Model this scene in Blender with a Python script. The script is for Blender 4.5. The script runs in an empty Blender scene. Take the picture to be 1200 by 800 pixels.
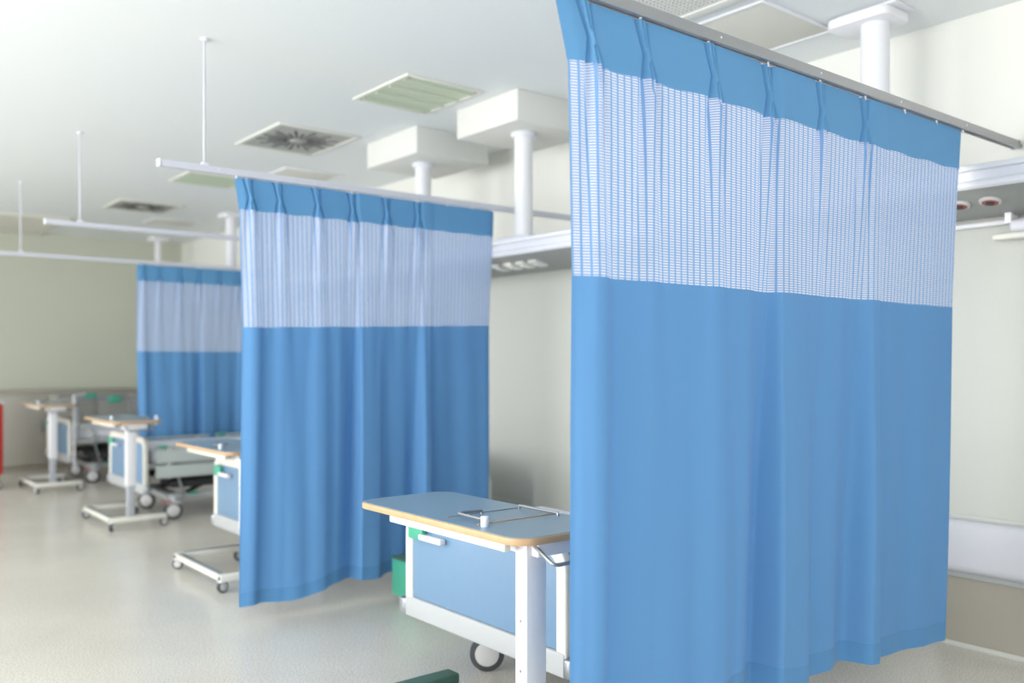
import bpy, bmesh, math, random
from mathutils import Vector, Matrix
random.seed(7)
S = bpy.context.scene
COL = S.collection
R = math.radians

# ---------------------------------------------------------------- camera
EYE = 1.40
cd = bpy.data.cameras.new('camera'); cam = bpy.data.objects.new('camera', cd); COL.objects.link(cam)
YAW = math.atan2(.629, .777)
cam.location = (0, 0, EYE); cam.rotation_euler = (R(90), 0, -YAW)
cd.sensor_width = 36; cd.lens = 36 * 1055 / 1200; cd.shift_y = 22 / 1200
cd.clip_start = .05; cd.clip_end = 200
cd.dof.use_dof = True; cd.dof.focus_distance = 3.0; cd.dof.aperture_fstop = 1.4
S.camera = cam
# ---------------------------------------------------------------- light
S.view_settings.view_transform = 'Standard'; S.view_settings.look = 'None'
S.view_settings.gamma = 1; S.view_settings.use_curve_mapping = False
S.view_settings.exposure = 0.0
w = bpy.data.worlds.new('world'); S.world = w; w.use_nodes = True
bg = w.node_tree.nodes['Background']; bg.inputs[0].default_value = (.95, .98, 1.0, 1); bg.inputs[1].default_value = 1.0
S.cycles.use_denoising = True
S.cycles.diffuse_bounces = 6; S.cycles.max_bounces = 12; S.cycles.sample_clamp_indirect = 6
CEIL = EYE + 1.67
WALLX, FARY, LEFTX, BACKY = 4.47, 13.1, -3.0, -3.2
def area(name, loc, rot, sx, sy, power, color=(1, 1, 1)):
    l = bpy.data.lights.new(name, 'AREA'); l.shape = 'RECTANGLE'; l.size = sx; l.size_y = sy
    l.energy = power; l.color = color
    o = bpy.data.objects.new(name, l); COL.objects.link(o); o.location = loc; o.rotation_euler = rot
    return o
# daylight entering through the three windows of the left wall, with fill lamps added
WIN = [(-2.4, .4), (1.2, 4.5), (5.4, 8.6), (9.2, 12.4)]
for (y0, y1), p in zip(WIN, (38, 195, 112, 92)):
    area('window_daylight', (LEFTX - .12, (y0 + y1) / 2, 1.6), (0, R(-90), 0), 2.2, y1 - y0 - .1, p, (.99, .995, 1.0))
    # added fill lamp at each window, tilted upward to brighten the ceiling
    area('ceiling_fill', (LEFTX - .16, (y0 + y1) / 2, 1.1), (0, R(-125), 0), 1.2, y1 - y0 - .1, p * .42, (.99, .995, 1.0))
area('rear_fill', (.8, BACKY - .12, 1.6), (R(90), 0, 0), 5.0, 2.2, 74, (.99, .995, 1.0))  # unseen fill lamp added behind the camera
area('rear_ceiling_fill', (.8, BACKY - .16, 1.1), (R(125), 0, 0), 5.0, 1.2, 22, (.99, .995, 1.0))  # second added lamp at the rear, tilted up to lift the ceiling

# ---------------------------------------------------------------- materials
def nodes(m):
    m.use_nodes = True
    return m.node_tree, m.node_tree.nodes, m.node_tree.links
def mat(name, col, rough=.5, metal=0, spec=.5, noise=0, nscale=40, bump=0, coat=0):
    m = bpy.data.materials.new(name); t, n, l = nodes(m)
    b = n['Principled BSDF']
    b.inputs['Roughness'].default_value = rough; b.inputs['Metallic'].default_value = metal
    b.inputs['Specular IOR Level'].default_value = spec
    b.inputs['Coat Weight'].default_value = coat
    tc = n.new('ShaderNodeTexCoord')
    nz = n.new('ShaderNodeTexNoise'); nz.inputs['Scale'].default_value = nscale; nz.inputs['Detail'].default_value = 3
    l.new(tc.outputs['Object'], nz.inputs['Vector'])
    mx = n.new('ShaderNodeMix'); mx.data_type = 'RGBA'
    k = noise if noise else .02
    mx.inputs[6].default_value = tuple(c * (1 - k) for c in col) + (1,)
    mx.inputs[7].default_value = tuple(min(1, c * (1 + k)) for c in col) + (1,)
    l.new(nz.outputs['Fac'], mx.inputs[0]); l.new(mx.outputs[2], b.inputs['Base Color'])
    if bump:
        bp = n.new('ShaderNodeBump'); bp.inputs['Strength'].default_value = bump; bp.inputs['Distance'].default_value = .002
        l.new(nz.outputs['Fac'], bp.inputs['Height']); l.new(bp.outputs['Normal'], b.inputs['Normal'])
    return m
M = {}
M['ceiling'] = mat('ceiling_paint', (.735, .765, .77), .8)
M['wall'] = mat('wall_paint', (.52, .54, .455), .75, noise=.02, nscale=1.5)
M['wall_head'] = mat('head_wall_paint', (.72, .72, .675), .7, noise=.02, nscale=1.5)
M['panel_grey'] = mat('wall_panel_laminate', (.53, .54, .50), .6)
M['cream'] = mat('cream_enamel', (.70, .695, .635), .35)
M['white'] = mat('white_enamel', (.75, .75, .78), .35)
M['lavender'] = mat('pale_grey_enamel', (.70, .71, .76), .4)
M['offwhite'] = mat('off_white_board', (.66, .66, .63), .7)
M['alu'] = mat('brushed_aluminium', (.42, .42, .44), .35, .85, noise=.06, nscale=60)
M['rail_white'] = mat('white_rail', (.56, .57, .63), .4)
M['steel'] = mat('grey_steel', (.30, .32, .34), .35, .6)
M['dark'] = mat('black_mechanism', (.02, .022, .024), .5)
M['tyre'] = mat('dark_rubber', (.05, .055, .06), .6)
M['hub'] = mat('grey_hub', (.55, .55, .55), .4)
M['frame_grey'] = mat('bed_frame_grey', (.42, .44, .45), .45)
M['stage_grey'] = mat('grey_column_stage', (.40, .42, .46), .4)
M['rail_panel'] = mat('side_rail_grey', (.42, .47, .46), .5)
M['blue_board'] = mat('blue_laminate', (.15, .26, .40), .45, noise=.03, nscale=30)
M['top_blue'] = mat('blue_grey_laminate', (.19, .29, .38), .3, noise=.03, nscale=30)
M['wood'] = mat('wood_edge', (.50, .32, .17), .45, noise=.15, nscale=20)
M['green'] = mat('green_plastic', (.06, .36, .24), .5)
M['green_dark'] = mat('dark_green_rubber', (.05, .12, .09), .6)
M['red'] = mat('red_plastic', (.55, .02, .02), .4)
M['pad'] = mat('pale_grey_pad', (.56, .565, .61), .8)
M['sheet'] = mat('white_bed_sheet', (.70, .71, .76), .85, noise=.03, nscale=8, bump=.3)
M['socket_red'] = mat('red_socket_ring', (.30, .07, .06), .5)
M['grille'] = mat('grille_metal', (.38, .385, .355), .5)
M['louvre'] = mat('pale_green_louvre', (.50, .57, .44), .35)
M['beige_panel'] = mat('beige_access_panel', (.64, .635, .575), .8)
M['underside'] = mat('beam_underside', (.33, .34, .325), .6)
M['taupe'] = mat('light_taupe_board', (.40, .385, .34), .6)
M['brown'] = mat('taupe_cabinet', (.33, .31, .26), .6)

def floor_mat():
    m = bpy.data.materials.new('speckled_vinyl'); t, n, l = nodes(m); b = n['Principled BSDF']
    tc = n.new('ShaderNodeTexCoord')
    a = n.new('ShaderNodeTexNoise'); a.inputs['Scale'].default_value = 130; a.inputs['Detail'].default_value = 2
    c = n.new('ShaderNodeTexNoise'); c.inputs['Scale'].default_value = 1.3; c.inputs['Detail'].default_value = 4
    l.new(tc.outputs['Object'], a.inputs['Vector']); l.new(tc.outputs['Object'], c.inputs['Vector'])
    r = n.new('ShaderNodeValToRGB'); e = r.color_ramp.elements
    e[0].position = .34; e[0].color = (.52, .485, .43, 1); e[1].position = .60; e[1].color = (.80, .77, .70, 1)
    l.new(a.outputs['Fac'], r.inputs[0])
    mx = n.new('ShaderNodeMix'); mx.data_type = 'RGBA'; mx.blend_type = 'MULTIPLY'; mx.inputs[0].default_value = .25
    l.new(r.outputs[0], mx.inputs[6]); l.new(c.outputs['Fac'], mx.inputs[7]); l.new(mx.outputs[2], b.inputs['Base Color'])
    b.inputs['Roughness'].default_value = .24; b.inputs['Specular IOR Level'].default_value = .55
    return m
M['floor'] = floor_mat()

def cloth(name, col, trans=.3):
    m = bpy.data.materials.new(name); t, n, l = nodes(m)
    out = n['Material Output']; b = n['Principled BSDF']
    b.inputs['Base Color'].default_value = col + (1,); b.inputs['Roughness'].default_value = .8
    b.inputs['Specular IOR Level'].default_value = .25
    b.inputs['Sheen Weight'].default_value = .15
    tr = n.new('ShaderNodeBsdfTranslucent'); tr.inputs[0].default_value = col + (1,)
    mx = n.new('ShaderNodeMixShader'); mx.inputs[0].default_value = trans
    l.new(b.outputs[0], mx.inputs[1]); l.new(tr.outputs[0], mx.inputs[2]); l.new(mx.outputs[0], out.inputs[0])
    uv = n.new('ShaderNodeUVMap'); uv.uv_map = 'UVMap'
    wv = n.new('ShaderNodeTexNoise'); wv.inputs['Scale'].default_value = 500
    l.new(uv.outputs[0], wv.inputs['Vector'])
    bp = n.new('ShaderNodeBump'); bp.inputs['Strength'].default_value = .08; bp.inputs['Distance'].default_value = .001
    l.new(wv.outputs['Fac'], bp.inputs['Height']); l.new(bp.outputs[0], b.inputs['Normal'])
    return m
CB = (.17, .40, .70)
M['cloth'] = cloth('blue_curtain_cloth', CB, .36)
M['hem'] = cloth('blue_hem_cloth', (.12, .32, .60), .22)
M['header'] = cloth('blue_heading_cloth', (.16, .40, .67), .32)

def net_mat():
    m = bpy.data.materials.new('blue_net'); t, n, l = nodes(m)
    out = n['Material Output']; b = n['Principled BSDF']; b.inputs['Roughness'].default_value = .7
    b.inputs['Specular IOR Level'].default_value = .2
    uv = n.new('ShaderNodeUVMap'); uv.uv_map = 'UVMap'
    sp = n.new('ShaderNodeSeparateXYZ'); l.new(uv.outputs[0], sp.inputs[0])
    def mth(op, a, bv):
        x = n.new('ShaderNodeMath'); x.operation = op
        for i, v in ((0, a), (1, bv)):
            if isinstance(v, (int, float)): x.inputs[i].default_value = v
            elif v is not None: l.new(v, x.inputs[i])
        return x.outputs[0]
    fu = mth('FRACT', mth('DIVIDE', sp.outputs[0], .0270), None)
    fv = mth('FRACT', mth('DIVIDE', sp.outputs[1], .0078), None)
    colm = mth('GREATER_THAN', fu, .26)       # 1 inside a cell
    row = mth('GREATER_THAN', fv, .42)        # 1 inside a dash
    cell = mth('MULTIPLY', colm, row)
    mx = n.new('ShaderNodeMix'); mx.data_type = 'RGBA'
    mx.inputs[6].default_value = (.22, .41, .72, 1); mx.inputs[7].default_value = (.80, .79, .89, 1)
    l.new(cell, mx.inputs[0]); l.new(mx.outputs[2], b.inputs['Base Color'])
    tl = n.new('ShaderNodeBsdfTranslucent'); l.new(mx.outputs[2], tl.inputs[0])
    m1 = n.new('ShaderNodeMixShader'); m1.inputs[0].default_value = .35
    l.new(b.outputs[0], m1.inputs[1]); l.new(tl.outputs[0], m1.inputs[2])
    tp = n.new('ShaderNodeBsdfTransparent')
    m2 = n.new('ShaderNodeMixShader'); l.new(mth('MULTIPLY', cell, .12), m2.inputs[0])
    l.new(m1.outputs[0], m2.inputs[1]); l.new(tp.outputs[0], m2.inputs[2]); l.new(m2.outputs[0], out.inputs[0])
    return m
M['net'] = net_mat()

# ---------------------------------------------------------------- helpers
class MB:
    def __init__(s): s.bm = bmesh.new()
    def _merge(s, b):
        me = bpy.data.meshes.new('tmp'); b.to_mesh(me); b.free(); s.bm.from_mesh(me); bpy.data.meshes.remove(me)
    def box(s, x0, x1, y0, y1, z0, z1, bev=.004, seg=2, mtx=None):
        b = bmesh.new(); bmesh.ops.create_cube(b, size=1)
        bmesh.ops.scale(b, vec=(x1 - x0, y1 - y0, z1 - z0), verts=b.verts)
        if bev: bmesh.ops.bevel(b, geom=b.edges[:], offset=min(bev, .45 * min(x1 - x0, y1 - y0, z1 - z0)), segments=seg, profile=.5, affect='EDGES')
        bmesh.ops.translate(b, vec=((x0 + x1) / 2, (y0 + y1) / 2, (z0 + z1) / 2), verts=b.verts)
        if mtx is not None: bmesh.ops.transform(b, matrix=mtx, verts=b.verts)
        s._merge(b); return s
    def cyl(s, p0, p1, r, seg=20, r2=None, bev=0):
        p0, p1 = Vector(p0), Vector(p1); d = p1 - p0
        b = bmesh.new(); bmesh.ops.create_cone(b, cap_ends=True, segments=seg, radius1=r, radius2=r if r2 is None else r2, depth=d.length)
        if bev:
            ed = [e for e in b.edges if len(e.link_faces) == 2 and any(len(f.verts) > 4 for f in e.link_faces)]
            bmesh.ops.bevel(b, geom=ed, offset=bev, segments=2, profile=.5, affect='EDGES')
        q = d.to_track_quat('Z', 'Y').to_matrix().to_4x4()
        bmesh.ops.transform(b, matrix=Matrix.Translation((p0 + p1) / 2) @ q, verts=b.verts)
        s._merge(b); return s
    def tube(s, pts, r, seg=10):
        pts = [Vector(p) for p in pts]; bm = s.bm; rings = []
        up = Vector((0, 0, 1)); prev = None
        for i, p in enumerate(pts):
            t = (pts[min(i + 1, len(pts) - 1)] - pts[max(i - 1, 0)]).normalized()
            if prev is None:
                a = up if abs(t.z) < .9 else Vector((1, 0, 0)); nrm = (a - t * a.dot(t)).normalized()
            else: nrm = (prev - t * prev.dot(t)).normalized()
            prev = nrm; bn = t.cross(nrm)
            rings.append([bm.verts.new(p + (nrm * math.cos(2 * math.pi * k / seg) + bn * math.sin(2 * math.pi * k / seg)) * r) for k in range(seg)])
        for a, b in zip(rings, rings[1:]):
            for k in range(seg): bm.faces.new((a[k], a[(k + 1) % seg], b[(k + 1) % seg], b[k]))
        bm.faces.new(rings[0][::-1]); bm.faces.new(rings[-1]); return s
    def prism(s, outline, z0, z1, mtx=None, bev=0):
        b = bmesh.new(); vs = [b.verts.new((x, y, z0)) for x, y in outline]
        f = b.faces.new(vs); r = bmesh.ops.extrude_face_region(b, geom=[f])
        bmesh.ops.translate(b, vec=(0, 0, z1 - z0), verts=[v for v in r['geom'] if isinstance(v, bmesh.types.BMVert)])
        bmesh.ops.recalc_face_normals(b, faces=b.faces)
        if bev:
            ed = [e for e in b.edges if any(len(f.verts) > 4 for f in e.link_faces)]
            bmesh.ops.bevel(b, geom=ed, offset=bev, segments=2, profile=.5, affect='EDGES')
        if mtx is not None: bmesh.ops.transform(b, matrix=mtx, verts=b.verts)
        s._merge(b); return s
    def build(s, name, m, parent=None, smooth=True, angle=35):
        me = bpy.data.meshes.new(name); bmesh.ops.recalc_face_normals(s.bm, faces=s.bm.faces)
        s.bm.to_mesh(me); s.bm.free()
        me.materials.append(M[m] if isinstance(m, str) else m)
        if smooth:
            for p in me.polygons: p.use_smooth = True
            me.set_sharp_from_angle(angle=R(angle))
        o = bpy.data.objects.new(name, me); COL.objects.link(o)
        if parent is not None: o.parent = parent
        return o
def tag(o, label=None, cat=None, group=None, kind=None):
    if label: o['label'] = label
    if cat: o['category'] = cat
    if group: o['group'] = group
    if kind: o['kind'] = kind
    return o
def thing(name, label, cat, loc=(0, 0, 0), rz=0, group=None):
    o = bpy.data.objects.new(name, None); COL.objects.link(o); o.location = loc; o.rotation_euler = (0, 0, rz)
    o.empty_display_size = .1
    return tag(o, label, cat, group)
def kids(o): return [c for c in bpy.data.objects if c.parent == o]
def copy_tree(o, parent=None):
    c = o.copy(); COL.objects.link(c); c.parent = parent
    for k in kids(o): copy_tree(k, c)
    return c
def rrect(x0, x1, y0, y1, r, n=8):
    pts = []
    for cx, cy, a0 in ((x1 - r, y1 - r, 0), (x0 + r, y1 - r, 90), (x0 + r, y0 + r, 180), (x1 - r, y0 + r, 270)):
        for k in range(n + 1):
            a = R(a0 + 90 * k / n); pts.append((cx + r * math.cos(a), cy + r * math.sin(a)))
    return pts
def arc(pts, r=.04, n=6):
    """round the inner corners of a polyline"""
    P = [Vector(p) for p in pts]; out = [P[0]]
    for i in range(1, len(P) - 1):
        a = (P[i - 1] - P[i]); b = (P[i + 1] - P[i]); rr = min(r, a.length * .45, b.length * .45)
        A = P[i] + a.normalized() * rr; B = P[i] + b.normalized() * rr
        for k in range(n + 1):
            t = k / n; out.append(A * (1 - t) ** 2 + P[i] * 2 * t * (1 - t) + B * t ** 2)
    out.append(P[-1]); return out
def struct(o): o['kind'] = 'structure'; return o

# ---------------------------------------------------------------- room
struct(MB().box(LEFTX - .3, WALLX + .2, BACKY - .2, FARY + .2, -.12, 0, 0).build('floor', 'floor', smooth=False))
struct(MB().box(LEFTX - .3, WALLX + .2, BACKY - .2, FARY + .2, CEIL, CEIL + .12, 0).build('ceiling', 'ceiling', smooth=False))
struct(MB().box(WALLX, WALLX + .2, BACKY - .2, FARY, 0, CEIL, 0).build('wall_right', 'wall_head', smooth=False))
struct(MB().box(LEFTX - .3, WALLX + .2, FARY, FARY + .2, 0, CEIL, 0).build('wall_far', 'wall', smooth=False))
m = MB(); ys = [BACKY - .2] + [v for p in WIN for v in p] + [FARY]
for a, b in zip(ys[::2], ys[1::2]): m.box(LEFTX - .2, LEFTX, a, b, 0, CEIL, 0)
for a, b in WIN: m.box(LEFTX - .2, LEFTX, a, b, 0, .5, 0); m.box(LEFTX - .2, LEFTX, a, b, 2.75, CEIL, 0)
struct(m.build('wall_left', 'wall', smooth=False))
m = MB(); m.box(LEFTX, -1.8, BACKY - .2, BACKY, 0, CEIL, 0); m.box(3.4, WALLX, BACKY - .2, BACKY, 0, CEIL, 0)
m.box(-1.8, 3.4, BACKY - .2, BACKY, 0, .5, 0); m.box(-1.8, 3.4, BACKY - .2, BACKY, 2.75, CEIL, 0)
struct(m.build('wall_rear', 'wall', smooth=False))
for i, (a, b) in enumerate(WIN):
    m = MB(); x0, x1 = LEFTX - .14, LEFTX - .08
    m.box(x0, x1, a, b, .5, .56); m.box(x0, x1, a, b, 2.69, 2.75); m.box(x0, x1, a, a + .06, .56, 2.69); m.box(x0, x1, b - .06, b, .56, 2.69)
    m.box(x0, x1, (a + b) / 2 - .03, (a + b) / 2 + .03, .56, 2.69)
    struct(m.build('window_%d' % (i + 1), 'white', smooth=False))
struct(MB().box(LEFTX, 2.62, 11.45, FARY, CEIL - .035, CEIL, .003).build('trim_1', 'beige_panel', smooth=False))
struct(MB().box(LEFTX, WALLX, FARY - .015, FARY, 0, .1, .004).build('baseboard_far', 'offwhite'))
struct(MB().box(WALLX - .012, WALLX, BACKY, FARY - .02, 0, .03, .004).build('baseboard_right', 'panel_grey'))

# head wall: laminate panels below the supply beam, white bumper beside the near curtain
def wall_panel(y0, y1, z0, label):
    t = thing('wall_panel', label, 'wall panel', (WALLX, (y0 + y1) / 2, z0), 0, 'laminate panels on the head wall')
    h = (y1 - y0) / 2
    mt = Matrix(((0, 0, 1, 0), (1, 0, 0, 0), (0, 1, 0, 0), (0, 0, 0, 1)))
    MB().prism(rrect(-h, h, 0, 2.08 - z0, .05), -.05, -.001, mt, .006).build('panel', 'panel_grey', t)
    MB().box(-.056, -.048, -h + .03, h - .03, .012, .026, .002).build('edge_strip', 'panel_grey', t)
    return t
wall_panel(2.15, 7.95, .28, 'long pale grey-olive wall panel seen in the gap between the two larger curtains')
wall_panel(8.0, 11.3, .28, 'pale grey-olive wall panel behind the smallest, farthest curtain')
t = wall_panel(-3.0, 2.13, .63, 'pale grey-olive wall panel above the white bumper, right of the near curtain')
struct(MB().box(WALLX - .02, WALLX - .001, -3.1, 2.13, .03, .37, .003).build('shade_strip', 'brown', smooth=False))  # dark strip standing in for the shade below the bumper
t = thing('wall_bumper', 'wide white padded bumper board low on the wall right of the near curtain', 'wall bumper', (WALLX, 1.0, .38))
MB().box(-.10, -.001, -2.0, 1.13, 0, .255, .045, 5).build('pad', 'pad', t)
MB().box(-.04, -.002, -2.0, 1.13, -.03, 0, .004).build('mounting_strip', 'frame_grey', t)

# ---------------------------------------------------------------- supply beam under the ceiling
BX0, BX1 = 3.60, 4.02
def beam(x0, x1, ya, yb, dz, label):
    t = thing('supply_beam', label, 'supply beam', (0, 0, EYE + dz - .172), 0, 'medical supply beams in front of the head wall')
    m = MB(); m.prism([(x0 + .03, .10), (x0 + .03, .15), (x1, .15), (x1, .01), (x0 + .1, .08)], ya, yb,
                      Matrix(((1, 0, 0, 0), (0, 0, 1, 0), (0, 1, 0, 0), (0, 0, 0, 1))))
    m.build('housing', 'lavender', t, angle=20)
    MB().box(x0, x1, ya, yb, .148, .172, .006).build('upper_lip', 'white', t)
    MB().cyl((x0 + .022, ya, .088), (x0 + .022, yb, .088), .019, 16).build('lower_lip', 'white', t)
    tilt = math.atan2(-.065, x1 - x0 - .1)
    def onslope(y, fx=.5):
        return Matrix.Translation((x0 + .04 + fx * (x1 - x0 - .05), y, .072 - fx * .07)) @ Matrix.Rotation(-tilt, 4, 'Y')
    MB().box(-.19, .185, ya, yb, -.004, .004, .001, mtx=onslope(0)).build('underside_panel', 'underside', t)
    return t, onslope
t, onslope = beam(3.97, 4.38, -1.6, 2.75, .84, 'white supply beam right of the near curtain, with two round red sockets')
for y in (1.765, 1.90):
    rg = MB(); mm = onslope(y, .40)
    rg.cyl(mm @ Vector((0, 0, -.016)), mm @ Vector((0, 0, 0)), .046, 28, bev=.004)
    s_ = rg.build('gas_socket', 'hub', t)
    MB().cyl(mm @ Vector((0, 0, -.019)), mm @ Vector((0, 0, -.010)), .034, 24).build('socket_ring', 'socket_red', s_)
    MB().cyl(mm @ Vector((0, 0, -.022)), mm @ Vector((0, 0, -.010)), .018, 20).build('socket_hole', 'dark', s_)
BX1 = 4.36
MB().cyl((BX1 + .03, .3, -.03), (BX1 + .03, 2.13, -.03), .012, 10).build('accessory_rail', 'white', t)
for y in (.4, 1.75): MB().box(BX1 - .03, BX1 + .045, y, y + .03, -.045, .02).build('rail_bracket', 'white', t)
MB().box(BX1 - .04, BX1 + .06, 1.2, 1.76, -.085, -.030, .02, 3).build('lamp_head', 'lavender', t)
MB().box(BX1 - .02, BX1 + .05, 1.66, 1.84, -.115, -.085, .01, 3).build('lamp_clip', 'cream', t)
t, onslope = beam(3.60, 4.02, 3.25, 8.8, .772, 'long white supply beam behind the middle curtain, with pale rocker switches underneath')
for y in (4.43, 4.56, 4.69, 4.82):
    mm = onslope(y, .45)
    p_ = MB().box(-.06, .06, -.042, .042, -.022, 0, .008, 3, mm).build('switch_plate', 'cream', t)
    MB().box(-.03, .03, -.02, .02, -.028, -.02, .003, 2, mm).build('rocker', 'white', p_)

beam(3.85, 4.26, 9.8, 12.85, .772, 'far white supply beam behind the farthest curtain')
# pendant columns carrying the beam
def column(y, label, boxy=None, plate=False, r=.06, x=3.74, bz=.772):
    t = thing('pendant_column', label, 'ceiling column', (x, y, EYE + bz), 0, 'white columns holding the supply beam')
    top = 1.67 - bz
    MB().cyl((0, 0, .02), (0, 0, top - (.14 if boxy else .05)), r, 32).build('column_tube', 'white', t)
    MB().box(-.10, .19, -.16, .16, 0, .028, .012, 3).build('base_plate', 'lavender', t)
    if boxy:
        y0, y1 = boxy
        MB().box(-.24, .40, y0 - y, y1 - y, top - .195, top, .006).build('ceiling_box', 'offwhite', t)
        MB().cyl((0, 0, top - .225), (0, 0, top - .195), r + .022, 32, bev=.004).build('collar', 'lavender', t)
    elif plate:
        m = MB(); m.prism(rrect(-.12, .12, -.12, .20, .05), top - .06, top - .012, bev=.012)
        m.build('ceiling_plate', 'white', t); MB().box(-.09, .09, -.15, .15, top - .012, top, .004).build('spacer', 'lavender', t)
    else:
        MB().prism(rrect(-.12, .12, -.12, .12, .04), top - .05, top, bev=.01).build('ceiling_plate', 'white', t)
column(2.265, 'thick white column rising above the rail of the near curtain', plate=True, r=.066, x=4.08, bz=.84)
column(4.50, 'white column under the larger ceiling box, left of the near curtain', boxy=(4.27, 4.91))
column(5.68, 'white column under the second ceiling box, above the middle curtain', boxy=(5.40, 6.10))
column(10.02, 'white column with small ceiling plate just left of the middle curtain', x=3.98)
column(12.6, 'thin distant white column above the farthest curtain', r=.042, x=3.98)

# ---------------------------------------------------------------- ceiling fittings
def swirl(x0, x1, y0, y1, label):
    cx, cy = (x0 + x1) / 2, (y0 + y1) / 2; hx, hy = (x1 - x0) / 2, (y1 - y0) / 2
    t = thing('swirl_vent', label, 'ceiling vent', (cx, cy, CEIL), 0, 'swirl air vents in the ceiling')
    m = MB()
    for a, b, c, d in ((-hx, hx, -hy, -hy + .035), (-hx, hx, hy - .035, hy), (-hx, -hx + .035, -hy + .035, hy - .035), (hx - .035, hx, -hy + .035, hy - .035)):
        m.box(a, b, c, d, -.014, 0, .004)
    m.build('vent_frame', 'cream', t)
    MB().box(-hx + .03, hx - .03, -hy + .03, hy - .03, -.006, 0, 0).build('backing', 'dark', t, smooth=False)
    MB().box(-hx + .03, hx - .03, -hy + .03, hy - .03, -.010, -.006, 0).build('face_plate', 'grille', t, smooth=False)
    N = 26
    for k in range(N):
        a = 2 * math.pi * (k + .5) / N
        mt = Matrix.Rotation(a, 4, 'Z') @ Matrix.Translation((0, 0, -.0105))
        r1 = .30 if k % 2 else .22
        m = MB(); m.prism([(.075, -.004), (r1, -.012), (r1, .012), (.075, .004)], -.0015, .0015, mt); m.build('swirl_slot', 'dark', t, smooth=False)
    MB().cyl((0, 0, -.018), (0, 0, -.008), .05, 28, bev=.003).build('hub_cap', 'grille', t)
swirl(2.70, 3.35, 5.92, 6.72, 'square swirl-bladed air vent, nearer and larger of the two')
swirl(2.70, 3.36, 9.77, 10.45, 'square swirl-bladed air vent, farther and smaller of the two')
def light(x0, x1, y0, y1, label):
    cx, cy = (x0 + x1) / 2, (y0 + y1) / 2; hx, hy = (x1 - x0) / 2, (y1 - y0) / 2
    t = thing('ceiling_light', label, 'ceiling light', (cx, cy, CEIL), 0, 'recessed square ceiling lights')
    m = MB()
    for a, b, c, d in ((-hx, hx, -hy, -hy + .025), (-hx, hx, hy - .025, hy), (-hx, -hx + .025, -hy + .025, hy - .025), (hx - .025, hx, -hy + .025, hy - .025)):
        m.box(a, b, c, d, -.012, 0, .003)
    m.build('light_frame', 'cream', t)
    MB().box(-hx + .02, hx - .02, -hy + .02, hy - .02, -.008, 0, 0).build('diffuser', 'louvre', t, smooth=False)
    for k in range(4):
        yy = -hy + (k + .5) * 2 * hy / 4
        MB().cyl((-hx + .03, yy, -.01), (hx - .03, yy, -.01), .011, 12).build('light_tube', 'louvre', t)
    for sx in (-1, 1):
        for sy in (-1, 1): MB().cyl((sx * (hx - .04), sy * (hy - .04), -.014), (sx * (hx - .04), sy * (hy - .04), -.006), .007, 10).build('corner_screw', 'steel', t)
light(2.82, 3.38, 4.45, 5.10, 'greenish square ceiling light above the middle curtain, nearest one')
light(2.78, 3.36, 7.95, 8.50, 'greenish square ceiling light seen just under the middle rail, far one')
def access(x0, x1, y0, y1, label):
    t = thing('access_panel', label, 'ceiling panel', ((x0 + x1) / 2, (y0 + y1) / 2, CEIL), 0, 'beige access panels in the ceiling')
    hx, hy = (x1 - x0) / 2, (y1 - y0) / 2; m = MB()
    for a, b, c, d in ((-hx, hx, -hy, -hy + .018), (-hx, hx, hy - .018, hy), (-hx, -hx + .018, -hy + .018, hy - .018), (hx - .018, hx, -hy + .018, hy - .018)):
        m.box(a, b, c, d, -.012, 0, .003)
    m.build('panel_frame', 'white', t)
    MB().box(-hx + .015, hx - .015, -hy + .015, hy - .015, -.007, 0, .002).build('panel_board', 'beige_panel', t)
access(3.52, 4.12, 2.50, 2.94, 'beige ceiling panel above the near curtain rail, beside the thick column')
access(3.37, 3.93, 7.26, 7.75, 'beige ceiling panel between the near swirl vent and the middle rail')
access(3.37, 3.93, 10.8, 11.3, 'small distant beige ceiling panel beyond the far swirl vent')
# perforated return grille by the near rail
t = thing('return_grille', 'perforated metal ceiling grille cut off by the top edge, behind the near rail', 'ceiling vent', (3.08, 2.62, CEIL))
m = MB()
for a, b, c, d in ((-.36, .36, -.36, -.30), (-.36, .36, .31, .36), (-.36, -.30, -.30, .31), (.29, .36, -.30, .31)):
    m.box(a, b, c, d, -.018, 0, .004)
m.build('grille_frame', 'offwhite', t)
MB().box(-.31, .30, -.31, .32, -.004, 0, 0).build('backing', 'dark', t, smooth=False)
m = MB()
for k in range(25):
    p = -.30 + k * .025; m.box(p - .0065, p + .0065, -.31, .32, -.010, -.007, 0); m.box(-.31, .30, p - .0065, p + .0065, -.009, -.006, 0)
m.build('lattice', 'offwhite', t, smooth=False)

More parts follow.
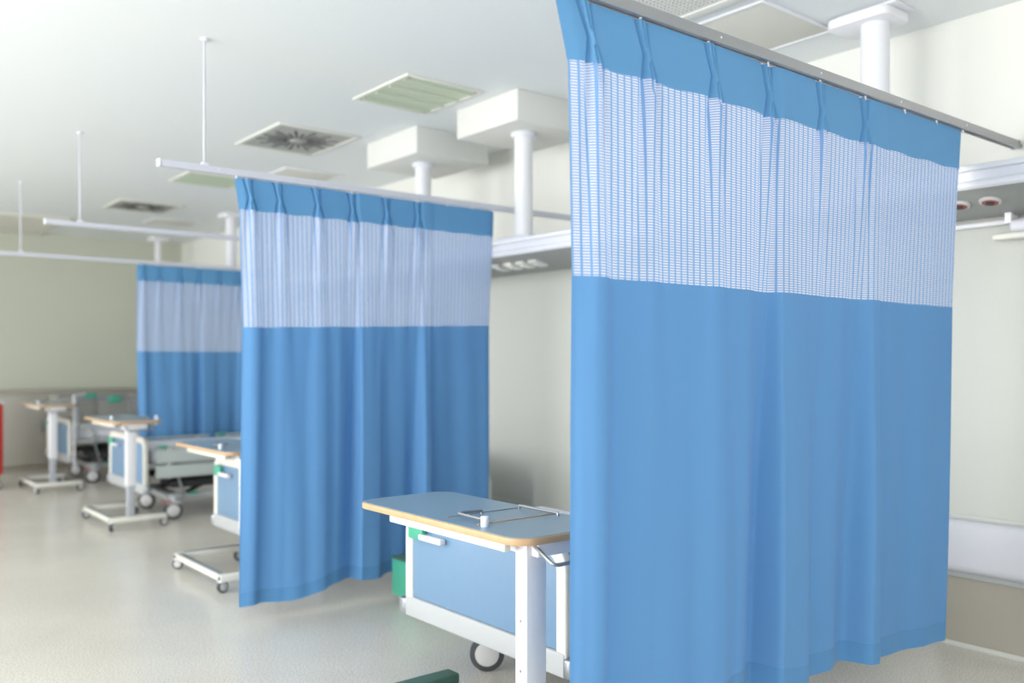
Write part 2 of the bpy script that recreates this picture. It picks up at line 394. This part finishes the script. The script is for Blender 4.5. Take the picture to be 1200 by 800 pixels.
# ---------------------------------------------------------------- curtain rails
RZ = EYE + .976
def rail(y, x0, rodx, label, m_='rail_white', rods=True):
    t = thing('curtain_rail', label, 'curtain rail', (0, y, RZ), 0, 'straight ceiling-hung curtain rails')
    x1 = 4.43
    b = MB(); b.prism([(-.017, .002), (-.006, .002), (-.006, .006), (.006, .006), (.006, .002), (.017, .002), (.017, .036), (-.017, .036)], x0, x1,
                      Matrix(((0, 0, 1, 0), (1, 0, 0, 0), (0, 1, 0, 0), (0, 0, 0, 1))))
    b.build('track', m_, t, angle=20)
    for x in (x0, x1): MB().box(x - .008, x + .006, -.02, .02, -.001, .039, .004).build('end_cap', 'steel' if x == x1 else 'white', t)
    r_ = MB().cyl((rodx, 0, .036), (rodx, 0, CEIL - RZ), .0065, 12).build('suspension_rod', 'rail_white', t)
    MB().cyl((rodx, 0, CEIL - RZ - .012), (rodx, 0, CEIL - RZ), .02, 20).build('rod_flange', 'white', r_)
    MB().box(rodx - .02, rodx + .02, -.012, .012, .034, .05, .003).build('rod_clamp', 'white', r_)
    for k in range(5): MB().cyl((x0 + .3 + k * .55, -.0185, .02), (x0 + .3 + k * .55, -.0165, .02), .004, 10).build('screw_head', 'white', t)
    MB().box(x1 + .005, WALLX - .0, -.012, .012, .012, .026, .002).build('wall_bracket', 'steel', t)
    return t
Y1, Y2, Y3, Y4 = 1.77, 4.64, 7.12, 9.46
rail(Y1, 1.40, 1.52, 'grey aluminium rail carrying the largest near curtain, rounded end by the wall', 'alu')
rail(Y2, 1.47, 1.70, 'rail with thin rod carrying the middle curtain')
rail(Y3, 1.46, 1.69, 'bare curtain rail left of the middle curtain, without a curtain')
rail(Y4, 1.20, 1.73, 'farthest curtain rail, carrying the smallest curtain')

# ---------------------------------------------------------------- curtains
FOLD = [(0, -.012), (.015, -.016), (.04, -.022), (.075, .010), (.14, -.006), (.21, -.024), (.28, -.034), (.33, -.018), (.405, .05), (.425, -.034),
        (.49, -.028), (.54, .014), (.60, .004), (.655, .036), (.685, -.034), (.705, -.036), (.725, -.004), (.80, .004), (.92, -.012), (.985, -.010), (1, .03)]
PLE = [.04, .137, .267, .398, .528, .655]
def interp(tab, u):
    for (a, va), (b, vb) in zip(tab, tab[1:]):
        if u <= b:
            t = (u - a) / (b - a); t = t * t * (3 - 2 * t); return va + (vb - va) * t
    return tab[-1][1]
def smooth01(t): t = max(0, min(1, t)); return t * t * (3 - 2 * t)
def curtain(y, left, right, zb, zm, label, flip=0, nu=300):
    """left/right: (z, x) tables; zb/zm: functions u -> z for the hem and the net seam"""
    t = thing('privacy_curtain', label, 'curtain', (0, y, RZ), 0, 'blue privacy curtains with net tops')
    ztop = RZ - .004; zh = EYE + .805
    def lin(tab, z):
        for (a, va), (b, vb) in zip(tab, tab[1:]):
            if z >= b: k = (z - a) / (b - a); return va + (vb - va) * k
        return tab[-1][1]
    W = right[0][1] - left[0][1]
    def surf(u, z):
        xl, xr = lin(left, z), lin(right, z); x = xl + (xr - xl) * u
        d = (ztop - z) / (ztop - .2)
        f = interp(FOLD, u) * (.12 + .88 * smooth01(d * 1.15)) * 1.3 * min(1, (W / 2.3) ** .5)
        h = (ztop - z)
        # pinch pleats of the heading
        off = 0
        for k, p in enumerate(PLE):
            dx = (u - p) * W
            if abs(dx) > .16: continue
            if h < .10: wd = .0105 - .055 * h; am = .013
            elif h < .175: wd = .005 + (h - .10) * .13; am = .013 + (h - .10) * .08
            else: wd = .01475 + (h - .175) * .03; am = .019 * math.exp(-(h - .175) / .4)
            s = dx / wd
            off += -am * (math.exp(-(s - .0) ** 2)) + am * .9 * (math.exp(-((s - 1.8) / .8) ** 2) + math.exp(-((s + 1.8) / .8) ** 2))
            off += -.005 * math.exp(-((dx) / .08) ** 2) * min(1, h * 8)
            if h < .19:      # small crease down the middle of the pleat below the stitch
                off += .014 * math.exp(-(s / .40) ** 2) * (1 if h < .08 or h > .12 else .2)
            x += .004 * math.sin(dx * 60) * math.exp(-(dx / .04) ** 2)
        off += .006 * math.sin(u * 23 + z * 1.7) * d + .004 * math.sin(u * 61 + 1.3 * z) * smooth01(d * 1.5)
        # side edges curl
        e = math.exp(-(u * W / .03) ** 2) * .012 + math.exp(-((1 - u) * W / .03) ** 2) * .02
        return Vector((x, f + off + e, z - RZ))
    def sheet(name, m_, za, zb_, nv, dy=0, solid=.0016, du=0):
        bm = bmesh.new(); uvl = bm.loops.layers.uv.new('UVMap'); rows = []
        for j in range(nv + 1):
            row = []; v = j / nv
            for i in range(nu + 1):
                u = US[i]; z = za(u) + (zb_(u) - za(u)) * v
                p = surf(u, z); p.y += dy; row.append((bm.verts.new(p), u, z))
            rows.append(row)
        arcs = [0]; zz = 1.9
        for i in range(nu):
            arcs.append(arcs[-1] + (surf(US[i + 1], zz) - surf(US[i], zz)).length)
        for j in range(nv):
            for i in range(nu):
                q = (rows[j][i], rows[j][i + 1], rows[j + 1][i + 1], rows[j + 1][i])
                f = bm.faces.new([a[0] for a in q]); f.smooth = True
                for lp, a, ii in zip(f.loops, q, (i, i + 1, i + 1, i)): lp[uvl].uv = (arcs[ii], a[2])
        me = bpy.data.meshes.new(name); bm.to_mesh(me); bm.free(); me.materials.append(M[m_])
        o = bpy.data.objects.new(name, me); COL.objects.link(o); o.parent = t
        if solid:
            md = o.modifiers.new('thickness', 'SOLIDIFY'); md.thickness = solid; md.offset = 0; md.use_rim = False
        return o
    US = [i / nu for i in range(nu + 1)]
    for p in PLE: US += [p + k * .0014 / W for k in range(-24, 25)]
    US = sorted(set(round(max(0, min(1, u)), 5) for u in US)); nu = len(US) - 1
    top = lambda u: ztop; hd = lambda u: zh + .002 * math.sin(u * 60)
    hemtop = lambda u: zb(u) + .075
    o = sheet('heading', 'header', top, hd, 34, solid=.003)
    sheet('net_panel', 'net', hd, zm, 24, solid=0)
    sheet('lower_panel', 'cloth', zm, hemtop, 50)
    sheet('hem', 'hem', hemtop, zb, 4, solid=.002)
    # gliders hooking the heading into the rail
    for p in [0.004] + PLE + [.78, .89, .99]:
        x = left[0][1] + W * p
        MB().cyl((x, 0, -.012), (x, 0, .004), .004, 8).build('glider', 'white', t)
    return t
curtain(Y1, [(RZ, 1.585), (2.2, 1.632), (1.62, 1.645), (.2, 1.63)], [(RZ, 3.925), (1.62, 3.835), (.24, 3.74)],
        lambda u: .37 - .12 * u + .018 * math.sin(u * 19 + 1.2) * (1 - u), lambda u: 1.628 - .008 * u,
        'largest blue curtain in the foreground, sharp, on the right side')
curtain(Y2, [(RZ, 1.865), (2.2, 1.89), (1.6, 1.908), (.1, 1.885)], [(RZ, 3.62), (1.6, 3.59), (.2, 3.575)],
        lambda u: .07 + .13 * u + .014 * math.sin(u * 19 + 1.2), lambda u: 1.575 + .05 * u,
        'middle blue curtain, left edge almost touching the floor')
curtain(Y4, [(RZ, 2.78), (1.5, 2.78), (.5, 2.80)], [(RZ, 4.38), (1.5, 4.36), (.5, 4.33)],
        lambda u: .575, lambda u: 1.49, 'smallest farthest blue curtain, ending above the bed', nu=160)

# ---------------------------------------------------------------- castors
def castor(parent, x, y, z0=0, r=.035, w=.028, rot=0, top=.09, m_='white', name='castor'):
    mt = Matrix.Translation((x, y, z0)) @ Matrix.Rotation(rot, 4, 'Z')
    b = MB(); c = Vector((.0, 0, r))
    b.cyl(mt @ (c + Vector((0, -w / 2, 0))), mt @ (c + Vector((0, w / 2, 0))), r, 28, bev=.005)
    tyre = b.build(name, 'tyre', parent)
    MB().cyl(mt @ (c + Vector((0, -w / 2 - .004, 0))), mt @ (c + Vector((0, w / 2 + .004, 0))), r * .70, 20, bev=.003).build('hub', 'hub', tyre)
    f = MB(); f.box(-r * .7, r * .8, -w / 2 - .004, w / 2 + .004, r * 1.75, r * 2.1, .004, mtx=mt); f.cyl(mt @ Vector((.01, 0, r * 2)), mt @ Vector((.01, 0, top)), r * .3, 12)
    f.build('fork', m_, tyre)
    return tyre

# ---------------------------------------------------------------- overbed tables
def table(x, y, z, label, green=False, L=.95):
    cx0 = .08 if green else .12; E = .10 if green else 0
    t = thing('overbed_table', label, 'overbed table', (x, y, 0), 0, 'wheeled overbed tables at the foot of the beds')
    Wd = .40
    def outline(g):
        pts = rrect(-g, Wd + g, -g, L + g, .07 + g); o = []
        for px, py in pts:
            k = 1 - ((py - L / 2) / (L / 2 + g)) ** 2
            o.append((px + (-.022 * k if px < Wd / 2 else .01 * k), py))
        return o
    MB().prism(outline(0), z - .022, z, bev=.004).build('tabletop_edge', 'wood', t)
    tt = MB().prism(outline(-.007), z - .004, z + .0015).build('tabletop', 'top_blue', t)
    MB().box(.0 + .02, .045, .10, L - .20, z - .052, z - .022, .004).build('apron', 'cream', t)
    MB().box(Wd - .045, Wd - .02, .10, L - .06, z - .05, z - .022, .004).build('apron', 'cream', t)
    MB().box(.10, .28, .04, .20, z - .07, z - .022, .005).build('tilt_bracket', 'white', t)
    # column with its two stages
    c = MB().box(cx0, cx0 + .08, .07, .125, .36, z - .03, .006, 2).build('column', 'white', t)
    for zz in (.47, .62): MB().cyl((cx0 - .002, .098, zz), (cx0 + .002, .098, zz), .005, 12).build('screw_head', 'steel', c)
    MB().box(cx0 + .01, cx0 + .07, .078, .118, .10, .37, .004).build('lower_column', 'stage_grey', t)
    # U base
    fr = MB(); fr.box(-.01, .45, .075, .125, .065, .105, .006); fr.box(-.01, .45, L + E - .085, L + E - .035, .065, .105, .006); fr.box(-.01, .04, .08, L + E - .04, .067, .103, .006)
    fr.build('base_frame', 'cream', t)
    if green:
        MB().box(-.02, .47, L + E - .10, L + E - .02, .105, .150, .01).build('foot_cover', 'green_dark', t)
        MB().box(.44, .475, L + E - .095, L + E - .025, .070, .135, .01).build('end_plug', 'cream', t)
    else:
        m = MB(); m.box(.045, .44, L + E - .075, L + E - .045, .105, .110, .002); m.box(0, .03, .14, L + E - .09, .105, .110, .002); m.build('cover_strip', 'steel', t)
    for cx, cy in ((.01, .10), (.43, .10), (.01, L + E - .06), (.43, L + E - .06)): castor(t, cx, cy, rot=R(random.choice((15, 60, -30, 100))), top=.07)
    # wire handle under the near end and lying holder on top
    hz = z - .035
    MB().tube(arc([(.10, .06, hz), (.10, -.03, hz - .045), (.30, -.03, hz - .045), (.30, .06, hz)], .02), .006, 8).build('grab_handle', 'steel', t)
    MB().tube(arc([(.07, .27, z + .004), (.07, .27, z + .016), (.07, .41, z + .018), (.17, .41, z + .016), (.17, .41, z + .004)], .02), .005, 8).build('book_stop', 'steel', t)
    MB().tube(arc([(.34, .22, z + .004), (.34, .22, z + .014), (.34, .42, z + .014), (.34, .42, z + .004)], .02), .005, 8).build('book_stop', 'steel', t)
    for kx, ky in ((.05, .235), (.37, .10)):
        MB().cyl((kx, ky, z), (kx, ky, z + .034), .013, 16, bev=.003).build('knob', 'lavender', t)
    MB().box(.05, .37, .268, .276, z + .001, z + .004, .001).build('seam_strip', 'wood', t)
    MB().box(.05, .37, .44, .446, z + .001, z + .004, .001).build('seam_strip', 'steel', t)
    return t
table(1.635, 1.98, .885, 'large near overbed table with blue-grey top beside the near curtain', True)
table(2.05, 5.22, .85, 'overbed table half hidden behind the left edge of the middle curtain')
table(2.08, 7.70, .90, 'overbed table left of the farthest curtain, with white column and castors')
table(2.06, 10.38, .935, 'farthest overbed table at the left, with bright white column')

# ---------------------------------------------------------------- beds
def bed(x, y, label, rails_up=False, lift=False, Lb=1.98, low=0, head=.84, pedals=True):
    t = thing('hospital_bed', label, 'hospital bed', (x, y, 0), 0, 'hospital beds with blue footboards')
    H = .54
    def board(x0, top, nm):
        yz = Matrix(((0, 0, 1, x0), (1, 0, 0, 0), (0, 1, 0, 0), (0, 0, 0, 1)))
        pts = arc([(x0 + .02, -H + .02, .26), (x0 + .02, -H + .02, top - .02), (x0 + .02, H - .02, top - .02), (x0 + .02, H - .02, .26)], .07)
        def path(g, rr):
            return arc([(0, -H + g, .26), (0, -H + g, top - g), (0, H - g, top - g), (0, H - g, .26)], rr, 8)
        bm = bmesh.new(); A = path(0, .11); B = path(.055, .06); fs = []
        va = [bm.verts.new((x0, p.y, p.z)) for p in A]; vb = [bm.verts.new((x0, p.y, p.z)) for p in B]
        for k in range(len(va) - 1): fs.append(bm.faces.new((va[k], va[k + 1], vb[k + 1], vb[k])))
        ex = bmesh.ops.extrude_face_region(bm, geom=fs)
        bmesh.ops.translate(bm, vec=(.036, 0, 0), verts=[v for v in ex['geom'] if isinstance(v, bmesh.types.BMVert)])
        bmesh.ops.recalc_face_normals(bm, faces=bm.faces)
        ed = [e for e in bm.edges if len(e.link_faces) == 2 and e.calc_face_angle(0) > 1.2]
        bmesh.ops.bevel(bm, geom=ed, offset=.009, segments=3, profile=.5, affect='EDGES')
        fr = MB(); fr._merge(bm); fr = fr.build(nm, 'cream', t)
        MB().box(x0 + .008, x0 + .032, -H + .035, H - .035, .335, top - .035, .006).build('board_panel', 'blue_board', fr)
        MB().box(x0 - .004, x0 + .044, -H + .005, H - .005, .245, .335, .008, 3).build('lower_rail', 'frame_grey', fr)
        for s in (-1, 1): MB().cyl((x0 + .02, s * (H + .012), .25), (x0 + .02, s * (H + .012), .32), .032, 20, bev=.008).build('corner_bumper', 'steel', fr)
        return fr
    f = board(0, .735, 'footboard'); board(Lb - .05, head, 'headboard')
    MB().box(-.022, .006, H - .17, H - .055, .605, .675, .006).build('grip_pad', 'green', f)
    MB().box(-.03, .002, H - .32, H - .15, .61, .635, .006).build('label_holder', 'white', f)
    # mattress with sheet
    b = bmesh.new(); nx, ny = 40, 20
    bmesh.ops.create_cube(b, size=1); bmesh.ops.scale(b, vec=(Lb - .16, 2 * H - .14, .11), verts=b.verts)
    bmesh.ops.bevel(b, geom=b.edges[:], offset=.04, segments=4, profile=.6, affect='EDGES')
    bmesh.ops.translate(b, vec=(Lb / 2, 0, .565), verts=b.verts); m = MB(); m._merge(b)
    m.build('mattress', 'sheet', t)
    MB().box(Lb - .55, Lb - .12, -.3, .3, .60, .675 if low else .72, .035, 5).build('pillow', 'sheet', t)
    # deck and side rails
    MB().box(.05, Lb - .06, -H + .06, H - .06, .46, .51, .006).build('deck', 'frame_grey', t)
    for s in (-1, 1):
        for x0, x1 in ((.10, .95), (1.02, min(1.82, Lb - .1))):
            yy = s * (H - .02)
            if rails_up:
                m = MB()
                for zz in (.70, .80, .90): m.tube([(x0, yy, zz), (x1, yy, zz)], .009, 8)
                m.tube(arc([(x0, yy, .52), (x0, yy, .96), (x1, yy, .96), (x1, yy, .52)], .06), .013, 10)
                r_ = m.build('side_rail', 'steel', t)
                MB().box(x0 + .32, x0 + .46, yy - .014, yy + .014, .91, .99, .008).build('release_handle', 'green', r_)
            else:
                m = MB()
                for z0, z1 in ((.375, .485), (.505, .62)): m.box(x0, x1, yy - .014, yy + .014, z0 - low, z1 - low, .012, 3)
                m.tube([(x0, yy, .642 - low), (x1, yy, .642 - low)], .010, 8)
                m.box(x0 + .10, x0 + .13, yy - .01, yy + .01, .37 - low, .645 - low, .003); m.box(x1 - .13, x1 - .10, yy - .01, yy + .01, .37 - low, .645 - low, .003)
                r_ = m.build('side_rail', 'rail_panel', t)
                MB().box(x0 + .02, x0 + .10, yy - .018, yy + .018, .635 - low, .66 - low, .006).build('release_handle', 'green', r_)
    # undercarriage
    m = MB(); m.box(.20, Lb - .2, -.36, -.31, .30, .36, .006); m.box(.20, Lb - .2, .31, .36, .30, .36, .006)
    m.box(.30, .42, -.34, .34, .31, .35, .006); m.box(1.40, 1.52, -.34, .34, .31, .35, .006)
    m.box(.52, 1.2, -.10, .10, .27, .40, .02); m.box(.25, .85, -.44, -.36, .27, .34, .02); m.box(.40, 1.3, -.30, .30, .40, .45, .01); m.build('lift_frame', 'dark', t)
    for s in (-1, 1):
        m = MB()
        m.tube([(.34, s * .30, .16), (1.05, s * .30, .48)], .02, 10); m.tube([(1.05, s * .27, .16), (.40, s * .27, .48)], .02, 10)
        m.build('scissor_arm', 'dark', t)
        MB().tube(arc([(.26, s * .50, .62), (.28, s * .50, .45), (.36, s * .47, .20)], .05), .011, 8).build('lift_strut', 'steel', t)
    m = MB()
    for s in (-1, 1):
        m.box(.22, min(1.72, Lb - .1), s * .38 - .03, s * .38 + .03, .165, .215, .015, 3)
    m.box(.24, .36, -.46, .46, .16, .225, .03, 4); m.box(min(1.58, Lb - .26), min(1.70, Lb - .14), -.46, .46, .16, .225, .03, 4)
    m.build('base_frame', 'frame_grey', t)
    for cx in (.27, min(1.64, Lb - .2)):
        for s in (-1, 1):
            c = castor(t, cx, -.46 if s < 0 else .28, r=.078, w=.035, rot=R(-10 if s < 0 else -37), top=.20, m_='frame_grey')
            if pedals: MB().box(cx - .09, cx - .02, -.46 * (s < 0) + .28 * (s > 0) - .035, -.46 * (s < 0) + .28 * (s > 0) + .035, .16, .155, .006).build('brake_pedal', 'red', c)
    MB().box(.42, .50, -.47, -.40, .205, .225, .006).build('release_lever', 'green', t)
    if lift:
        MB().tube(arc([(.05, -H - .04, .18), (.05, -H - .04, .93), (.05, -H + .02, 1.0), (.20, -H + .12, 1.02)], .06), .013, 10).build('drip_pole', 'lavender', t)
    return t
bed(2.20, 2.95, 'nearest hospital bed, blue footboard under the large near overbed table', low=.10, head=.58, pedals=False)
bed(2.34, 5.67, 'hospital bed whose blue footboard shows at the left edge of the middle curtain', Lb=1.64, head=.60)
bed(2.40, 8.50, 'hospital bed showing side rails and castors under the farthest curtain')
bed(2.48, 11.48, 'farthest hospital bed with raised side rails near the back wall', True, True)

# ---------------------------------------------------------------- odds and ends
t = thing('step_stool', 'low green box-like step stool behind the nearest footboard, below the middle curtain', 'step stool', (2.90, 4.34, 0))
MB().box(-.17, .17, -.14, .14, .05, .26, .012).build('body', 'green', t)
for sx in (-1, 1):
    for sy in (-1, 1): MB().cyl((sx * .13, sy * .1, 0), (sx * .13, sy * .1, .055), .015, 12).build('leg', 'steel', t)
MB().box(-.175, .175, -.145, .145, .26, .272, .004).build('tread', 'green_dark', t)
t = thing('low_cabinet', 'long low taupe cabinet against the back wall, behind the farthest table', 'cabinet', (2.9, 12.82, 0))
MB().box(-.9, 1.5, -.25, .25, .08, .98, .008).build('carcass', 'taupe', t)
MB().box(-.92, 1.52, -.27, .26, .98, 1.02, .006).build('cabinet_top', 'brown', t)
MB().box(-.86, 1.46, -.2, .24, 0, .085, .004).build('plinth', 'brown', t)
for k in range(4):
    d = MB().box(-.88 + k * .59, -.88 + k * .59 + .58, -.268, -.25, .10, .96, .004).build('door', 'taupe', t)
    MB().box(-.88 + k * .59 + .5, -.88 + k * .59 + .52, -.285, -.268, .5, .65, .004).build('handle', 'steel', d)
t = thing('red_trolley', 'red wheeled trolley cut off by the left picture edge', 'trolley', (1.63, 11.28, 0))
MB().box(-.22, .22, -.25, .25, .16, .93, .02, 3).build('body', 'red', t)
MB().box(-.24, .24, -.27, .27, .93, .96, .01).build('top_tray', 'hub', t)
for k in range(4):
    d = MB().box(-.19, .19, -.262, -.25, .19 + k * .185, .36 + k * .185, .006).build('drawer', 'red', t)
    MB().box(-.08, .08, -.275, -.262, .28 + k * .185, .295 + k * .185, .003).build('handle', 'steel', d)
for sx in (-1, 1):
    for sy in (-1, 1): castor(t, sx * .17, sy * .2, r=.045, w=.03, top=.165, m_='steel')
t = thing('folded_blanket', 'white folded blanket on the foot of the nearest hospital bed', 'blanket', (2.50, 2.80, .622))
for k in range(3): MB().box(-.18, .2, -.32, .32, k * .038, k * .038 + .037, .017, 4).build('blanket_layer', 'sheet', t)
